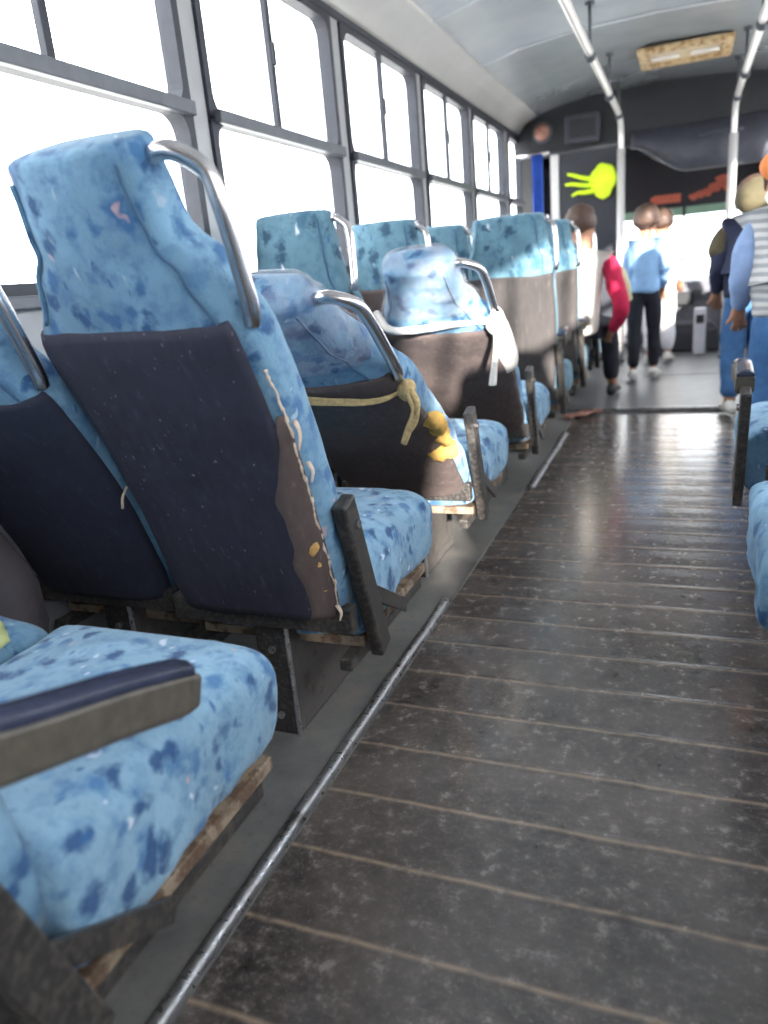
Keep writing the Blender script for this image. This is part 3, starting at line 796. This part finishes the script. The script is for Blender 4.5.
# --- twine and rag (things)
def wpt(A_, p): return V(A_[0].location)+p
tw = empty('twine', tuple(wpt(A[2], surf(g2, .70, 20, .01))), 'tan twine tied across the slumped seat with a knot dangling at its chrome handle', 'twine')
L0 = V(tw.location)
pa = wpt(A[2], surf(g2, .78, 18, .012)); pm = wpt(A[2], surf(g2, .73, 24, .02)); pn = wpt(A[2], surf(g2, .68, 29, .02)); pz = wpt(A[2], surf(g2, .665, 34, .02))
pe = wpt(A[2], surf(g2, .665, 36, .018))
for dz in (0, .014, -.012):
    bm = bmesh.new(); tube(bm, [p-L0+V((0,-.004,dz*(1-i/3.0))) for i, p in enumerate((pa, pm, pn, pz))], .0045, 7, 8, jitter=.3); finish('strand', bm, M['twine'], tw)
bm = bmesh.new(); blob(bm, pz-L0+V((0,-.012,0)), (.024,.02,.026), 12, 8, lambda q: q*(1+.3*noise.noise(q*80))); finish('knot', bm, M['twine'], tw)
for dx, dl in ((0, .13), (.012, .10)):
    bm = bmesh.new(); q = pz-L0+V((dx,-.02,0)); tube(bm, [q, q+V((.018,-.01,-.035)), q+V((.012,-.01,-.07)), q+V((-.012,-.01,-dl))], lambda t: .0075*(1+.3*math.sin(t*9)), 7, 6); finish('loose_end', bm, M['twine'], tw)
r3, g3 = A[3]
pz = wpt(A[3], surf(g3, .73, 34, .03)); pa = wpt(A[3], surf(g3, .80, 19, .02)) + V((-.012,0,.0)); pm = wpt(A[3], surf(g3, .79, 25, .04))
rg = empty('rag', tuple(pz), 'white rag stretched across a slumped seat back, knotted at the chrome handle and hanging down', 'rag')
L0 = V(rg.location)
bm = bmesh.new(); tube(bm, [pa-L0, pm-L0, V((-.08,-.01,.01)), V((0,-.01,0))], .015, 8, 8, .9, .2); finish('band', bm, M['rag'], rg)
bm = bmesh.new(); blob(bm, (0,-.015,0), (.032,.028,.038), 14, 10, lambda q: q*(1+.3*noise.noise(q*60))); finish('knot', bm, M['rag'], rg)
bm = bmesh.new(); tube(bm, [(0,-.02,-.01),(.005,-.035,-.08),(-.004,-.04,-.15),(-.012,-.04,-.21)], lambda t: .014+.012*t, 10, 8, .5); finish('tail', bm, M['rag'], rg)

# --- dark bag on the nearest window seat and yellow-green cloth edge
bg = empty('bag', (-1.40, 1.02, .004), 'dark grey rounded bag at the left edge, below the navy-backed window seat', 'bag')
bm = bmesh.new(); blob(bm, (0,0,.30), (.155,.12,.30), 28, 20, lambda q: V((q.x*min(1.25, 1+abs(q.z)*1.0), q.y*min(1.25, 1+abs(q.z)), q.z))*(1+.07*noise.noise(q*12))); finish('body', bm, M['bag'], bg)
bm = bmesh.new(); tube(bm, [(-.12,-.10,.47),(-.04,-.15,.44),(.05,-.15,.44),(.12,-.09,.47)], .009, 8); finish('zip_flap', bm, M['frame'], bg)
yc = empty('folded_cloth', (-1.14, .80, .452), 'yellow-green cloth lying on the rear-left of the nearest cushions', 'cloth')
bm = bmesh.new(); blob(bm, (0,0,.012), (.085,.07,.022), 20, 10, lambda q: q*(1+.3*noise.noise(q*25))); finish('cloth', bm, M['yellowtrim'], yc)

# debris on the floor at the end of the aisle
bm = bmesh.new(); rings = []
for i in range(7):
    t = i/6; rings.append([V((-.15+.3*t+.01*math.sin(k*3+i), .05*(k/5-.5)*2*(1-.4*abs(t-.5))+.02*math.sin(i*2.1), .012+.018*abs(math.sin(i*2.2+k*1.7))+zz)) for zz, rg_ in ((0, range(6)), (-.005, range(5, -1, -1))) for k in rg_])
loft(bm, rings); o = finish('crumpled_wrapper', bm, M['debris']); o.location = (-.60, 5.02, .006); o.rotation_euler = (0, 0, .9)
tag(o, 'crumpled reddish-brown wrapper on the floor at the left end of the ribbed aisle', 'wrapper')

# ------------------------------------------------------------------ people
def person(name_lab, loc, J, top, bottom, hairm, shoes=('shoe',), sleeve=None, hat=None, mask=False, face=0, extra=None, build=1.0, waist=.5):
    r = empty('person', loc, name_lab, 'person', 'passengers at the front of the bus')
    b = build
    # ---- body (skin modifier)
    verts, edges, rad = [], [], []
    def av(p, rr, par=None):
        verts.append(V(p)); rad.append(rr if isinstance(rr, tuple) else (rr*b, rr*b)); i = len(verts)-1
        if par is not None: edges.append((par, i))
        return i
    pel = av(J['pelvis'], .07)
    ch = V(J['chest']); pv = V(J['pelvis']); nk = V(J['neck']); hd = V(J['head'])
    ws_ = av(pv.lerp(ch, .5), .085, pel); c = av(ch, (.10*b, .08*b), ws_); n_ = av(nk, .052, c)
    h1 = av(nk.lerp(hd, .55), .062, n_); h2 = av(hd, .088, h1); h3 = av(hd+(hd-nk).normalized()*.07, .070, h2)
    fd = V((math.sin(face), math.cos(face), 0))
    av(hd+fd*.098+V((0,0,-.015)), .013, h2)
    sd = V((math.cos(face), -math.sin(face), 0))
    for q in (-1, 1): av(hd+sd*q*.092+V((0,0,-.01)), .012, h2)
    HD = {}
    for sname in ('L', 'R'):
        if 'sh'+sname not in J: continue
        s1 = av(J['sh'+sname], .044, c); e = av(J['el'+sname], .038, s1); w = av(J['ha'+sname], .026, e)
        dv = (V(J['ha'+sname])-V(J['el'+sname])).normalized(); sdv = dv.cross(V((0,1,.2))).normalized()
        pm_ = av(V(J['ha'+sname])+dv*.05, .028, w)
        up = sdv.cross(dv)
        for q, ln in ((-1.5,.058),(-.5,.07),(.5,.066),(1.5,.05)):
            f1 = av(V(J['ha'+sname])+dv*.09+sdv*q*.017, .0085, pm_)
            f2 = av(V(J['ha'+sname])+dv*(.09+ln*.5)+sdv*q*.018+up*.008, .008, f1); av(V(J['ha'+sname])+dv*(.09+ln*.85)+sdv*q*.018+up*.025, .0065, f2)
        t1 = av(V(J['ha'+sname])+dv*.045+sdv*-.038, .010, w); av(V(J['ha'+sname])+dv*.08+sdv*-.05+up*.01, .008, t1)
        HD[sname] = 1
    for sname in ('L', 'R'):
        h = av(J['hi'+sname], .055, pel); k = av(J['kn'+sname], .055, h); a = av(J['an'+sname], .036, k); av(J['to'+sname], .03, a)
    me = bpy.data.meshes.new('body'); me.from_pydata(verts, edges, []); o = bpy.data.objects.new('body', me); C.objects.link(o); o.parent = r
    me.materials.append(M['skin'])
    sm = o.modifiers.new('skin', 'SKIN'); sm.use_smooth_shade = True
    for i, rr in enumerate(rad): me.skin_vertices[0].data[i].radius = rr
    me.skin_vertices[0].data[0].use_root = True
    s = o.modifiers.new('sub', 'SUBSURF'); s.levels = 1; s.render_levels = 1
    # ---- clothes
    def skin(nm, chain, m, subd=2):
        vv, ee, rr = [], [], []
        for ch_ in chain:
            st_ = None
            for p, q in ch_:
                if isinstance(p, int): st_ = p; continue
                vv.append(V(p)); rr.append(q if isinstance(q, tuple) else (q, q)); i = len(vv)-1
                if st_ is not None: ee.append((st_, i))
                st_ = i
        me = bpy.data.meshes.new(nm); me.from_pydata(vv, ee, []); o = bpy.data.objects.new(nm, me); C.objects.link(o); o.parent = r
        me.materials.append(m); sm = o.modifiers.new('skin', 'SKIN'); sm.use_smooth_shade = True; sm.branch_smoothing = .5
        for i, q in enumerate(rr): me.skin_vertices[0].data[i].radius = (q[0]*b, q[1]*b)
        me.skin_vertices[0].data[0].use_root = True
        s = o.modifiers.new('sub', 'SUBSURF'); s.levels = subd; s.render_levels = subd
        tx = bpy.data.textures.get('folds') or bpy.data.textures.new('folds', 'CLOUDS'); tx.noise_scale = .09
        d = o.modifiers.new('folds', 'DISPLACE'); d.texture = tx; d.strength = .025; d.mid_level = .5
        return o
    hem = pv.lerp(ch, -.16)
    jk = [[(ch, (.165, .135)), (nk-(nk-ch)*.15, .085)], [(0, 0), (pv.lerp(ch, .5), (.15, .13)), (pv, (.155, .14)), (hem, (.15, .135))]]
    skin('jacket', jk, M[top])
    for sname in ('L', 'R'):
        if 'sh'+sname not in J: continue
        sh_, el_, ha_ = V(J['sh'+sname]), V(J['el'+sname]), V(J['ha'+sname])
        m_ = M[sleeve[sname]] if sleeve and sname in sleeve else M[top]
        skin('sleeve', [[(ch.lerp(sh_, .75), .085), (sh_.lerp(el_, .1), .072), (el_, .056), (el_.lerp(ha_, .9), .042)]], m_)
    tl = [[(pv+V((0,0,.09)), (.125, .115)), (pv, (.13, .12))]]
    for sname in ('L', 'R'):
        hi, kn, an = V(J['hi'+sname]), V(J['kn'+sname]), V(J['an'+sname])
        tl.append([(1, 0), (hi.lerp(kn, .12), .098), (kn, .072), (kn.lerp(an, .95), .058)])
    skin('trousers', tl, M[bottom])
    for sname in ('L', 'R'):
        hi, kn, an = V(J['hi'+sname]), V(J['kn'+sname]), V(J['an'+sname])
        to = V(J['to'+sname]); bm = bmesh.new()
        d = (to-an); d.z = 0; d.normalize(); sd2 = V((d.y, -d.x, 0)); zf = min(an.z, to.z)-.0
        rings = []
        for t, w_, h_ in ((-.07,.028,.05),(-.045,.036,.085),(.0,.038,.09),(.06,.042,.06),(.13,.044,.045),(.17,.032,.03)):
            c_ = V((an.x, an.y, an.z-.07))+d*t
            rings.append([c_+sd2*w_*math.cos(a)+V((0,0,h_*.5+h_*.5*math.sin(a))) for a in [2*PI*k/12 for k in range(12)]])
        loft(bm, rings); finish('shoe', bm, M[shoes[0]], r)
    # hair
    bm = bmesh.new()
    up = (hd-nk).normalized()
    def hf(q):
        if q.dot(fd) > .045 and q.z < .05: q = q - fd*(q.dot(fd)-.03)
        if q.z < -.05: q = q*.8
        return q*(1+.08*noise.noise(q*30))
    blob(bm, hd+V((0,0,.028))-fd*.012, (.102,.106,.115), 22, 16, hf); finish('hair', bm, M[hairm], r)
    if hat:
        bm = bmesh.new()
        blob(bm, hd+V((0,0,.075)), (.118,.122,.075), 22, 12); 
        finish('cap', bm, M[hat], r)
    if mask:
        bm = bmesh.new(); blob(bm, hd+fd*.05+V((0,0,-.045)), (.075,.07,.05), 16, 10); finish('face_mask', bm, M['mask'], r)
    for q in (-1, 1):
        bm = bmesh.new(); blob(bm, hd+fd*.083+sd*q*.032+V((0,0,.012)), (.011,.009,.009), 10, 8); finish('eye', bm, M['mask'], r)
    if extra: extra(r, J, skin)
    return r

def standing(h=1.45, lean=0, arms=(0, 0), stride=.06, facey=1):
    k = h/1.7
    j = dict(pelvis=(0,0,.93*k), chest=(lean*.5,.02,1.27*k), neck=(lean*.8,.03,1.45*k), head=(lean,.05,1.585*k))
    for s, q in (('L',-1), ('R',1)):
        j['sh'+s] = (q*.17*k+lean*.6, .02, 1.38*k); j['el'+s] = (q*.23*k+lean*.5, -.02+arms[0], 1.12*k); j['ha'+s] = (q*.22*k+lean*.4, .10+arms[1], .92*k)
        j['hi'+s] = (q*.09*k, 0, .88*k); j['kn'+s] = (q*.095*k, q*stride*.5+.02, .5*k); j['an'+s] = (q*.10*k, q*stride, .085); j['to'+s] = (q*.12*k, q*stride+.13, .04)
    return j
# seated passenger, left aisle
J = dict(pelvis=(0,0,.56), chest=(.03,-.02,.90), neck=(.05,-.01,1.06), head=(.02,.02,1.20),
         shL=(-.14,-.02,1.0), elL=(-.2,.02,.74), haL=(-.10,.22,.62), shR=(.20,-.02,.99), elR=(.29,-.04,.66), haR=(.20,.16,.50),
         hiL=(-.09,.03,.54), knL=(-.10,.42,.53), anL=(-.10,.45,.10), toL=(-.10,.58,.06), hiR=(.10,.03,.54), knR=(.16,.42,.53), anR=(.19,.42,.10), toR=(.20,.55,.06))
def p1x(r, J, skin):
    sh_, el_, ha_ = V(J['shR']), V(J['elR']), V(J['haR'])
    skin('cream_sleeve_panel', [[(sh_+V((.045,.03,-.06)), .045), (sh_.lerp(el_, .55)+V((.05,.03,0)), .042), (el_+V((.04,.04,.04)), .036)]], M['cream'])
person('seated passenger with short hair, white top and crimson sleeve, in a left aisle seat', (-.66, 5.30, .004), J, 'white_knit', 'blackpants', 'hair', sleeve={'R': 'crimson'}, extra=p1x, shoes=('shoedark',))
J = standing(1.29, .0, (0, .0))
for q in 'LR':
    for kk in ('sh','el','ha'): J[kk+q] = (J[kk+q][0]*.8,)+tuple(J[kk+q][1:])
person('standing passenger in pale blue jacket, black trousers and light sneakers, beside the left pole', (-.285, 6.42, .022), J, 'ltblue', 'blackpants', 'hair', build=.8)
J = standing(1.30, .0, (0, .02))
person('farthest standing passenger in ribbed white trousers near the dashboard', (-.20, 7.45, .022), J, 'white_knit', 'whitepants', 'hair')
# standing on the right
J = standing(1.32, .0, (0, .02), .04)
def p4x(r, J, skin):
    ch = V(J['chest']); nk = V(J['neck'])
    skin('olive_hood', [[(nk+V((-.09,-.05,.06)), .07), (V(J['head'])+V((.0,-.04,.02)), .115), (V(J['head'])+V((.09,-.02,.09)), .10)]], M['olive'])
    skin('olive_shoulder', [[(V(J['shL'])+V((.03,0,.04)), .075), (V(J['shL'])+V((-.03,0,-.07)), .08), (V(J['elL'])+V((0,0,.04)), .065)]], M['olive'])
person('standing passenger in navy jacket, olive hood and blue jeans, right of the aisle', (.36, 5.02, .004), J, 'navyj', 'denim', 'hair', extra=p4x, shoes=('shoe',))
# standing on the right, orange cap and mask
J = standing(1.31, -.02, (0, .02), .04)
def p5x(r, J, skin):
    nk = V(J['neck'])
    skin('plaid_scarf', [[(nk+V((-.12,-.05,-.08)), .07), (nk+V((-.03,-.06,-.02)), .085), (nk+V((.08,-.04,-.04)), .08)]], M['plaid'])
person('passenger in orange cap, white mask and faded denim jacket, standing at the right edge', (.415, 3.68, .004), J, 'plaid', 'denim', 'hair', sleeve={'L': 'denimpale', 'R': 'denimpale'}, hat='orange', mask=True, face=3.5, extra=p5x, shoes=('shoedark',))

# ------------------------------------------------------------------ outside
bm = bmesh.new(); box(bm, -60, 60, -40, 90, -1.1, -1.0); tag(finish('street_ground', bm, M['ground'], None, False), 'pale sunlit ground outside the bus windows', 'ground')['kind'] = 'structure'

# ------------------------------------------------------------------ light
w = bpy.data.worlds.new('World'); S.world = w; w.use_nodes = True
bgn = w.node_tree.nodes['Background']; bgn.inputs[0].default_value = (.93, .96, 1, 1); bgn.inputs[1].default_value = 6
sd = bpy.data.lights.new('Sun', 'SUN'); sd.energy = 19; sd.angle = math.radians(1.0); sd.color = (1, .93, .84)
so = bpy.data.objects.new('Sun', sd); C.objects.link(so); d = V((-.40, .85, -.23)).normalized(); so.rotation_euler = d.to_track_quat('-Z', 'Y').to_euler()

# ------------------------------------------------------------------ camera
cam = bpy.data.cameras.new('Camera'); co = bpy.data.objects.new('Camera', cam); C.objects.link(co); S.camera = co
cam.sensor_fit = 'VERTICAL'; cam.sensor_height = 36; cam.lens = 36*742/1024; cam.clip_start = .02; cam.clip_end = 300
f = 742.
Yv = V((301,-262,742)).normalized(); Xv = V((1884,62,-742)); Xv = (Xv-Yv*Xv.dot(Yv)).normalized(); Zv = Yv.cross(Xv)
if Zv.y > 0: Zv = -Zv
# rows of world<-cv camera; blender camera axes: x right, y up (=-cv y), z back (=-cv z)
Rw = Matrix(((Xv.x, -Xv.y, -Xv.z), (Yv.x, -Yv.y, -Yv.z), (Zv.x, -Zv.y, -Zv.z)))
co.matrix_world = Matrix.Translation((0, 0, 1.0)) @ Rw.to_4x4()
cam.dof.use_dof = True; cam.dof.focus_distance = 1.7; cam.dof.aperture_fstop = 2.4

vs = S.view_settings; S.display_settings.display_device = 'sRGB'; vs.view_transform = 'Standard'; vs.look = 'None'; vs.gamma = 1; vs.exposure = .45; vs.use_curve_mapping = False
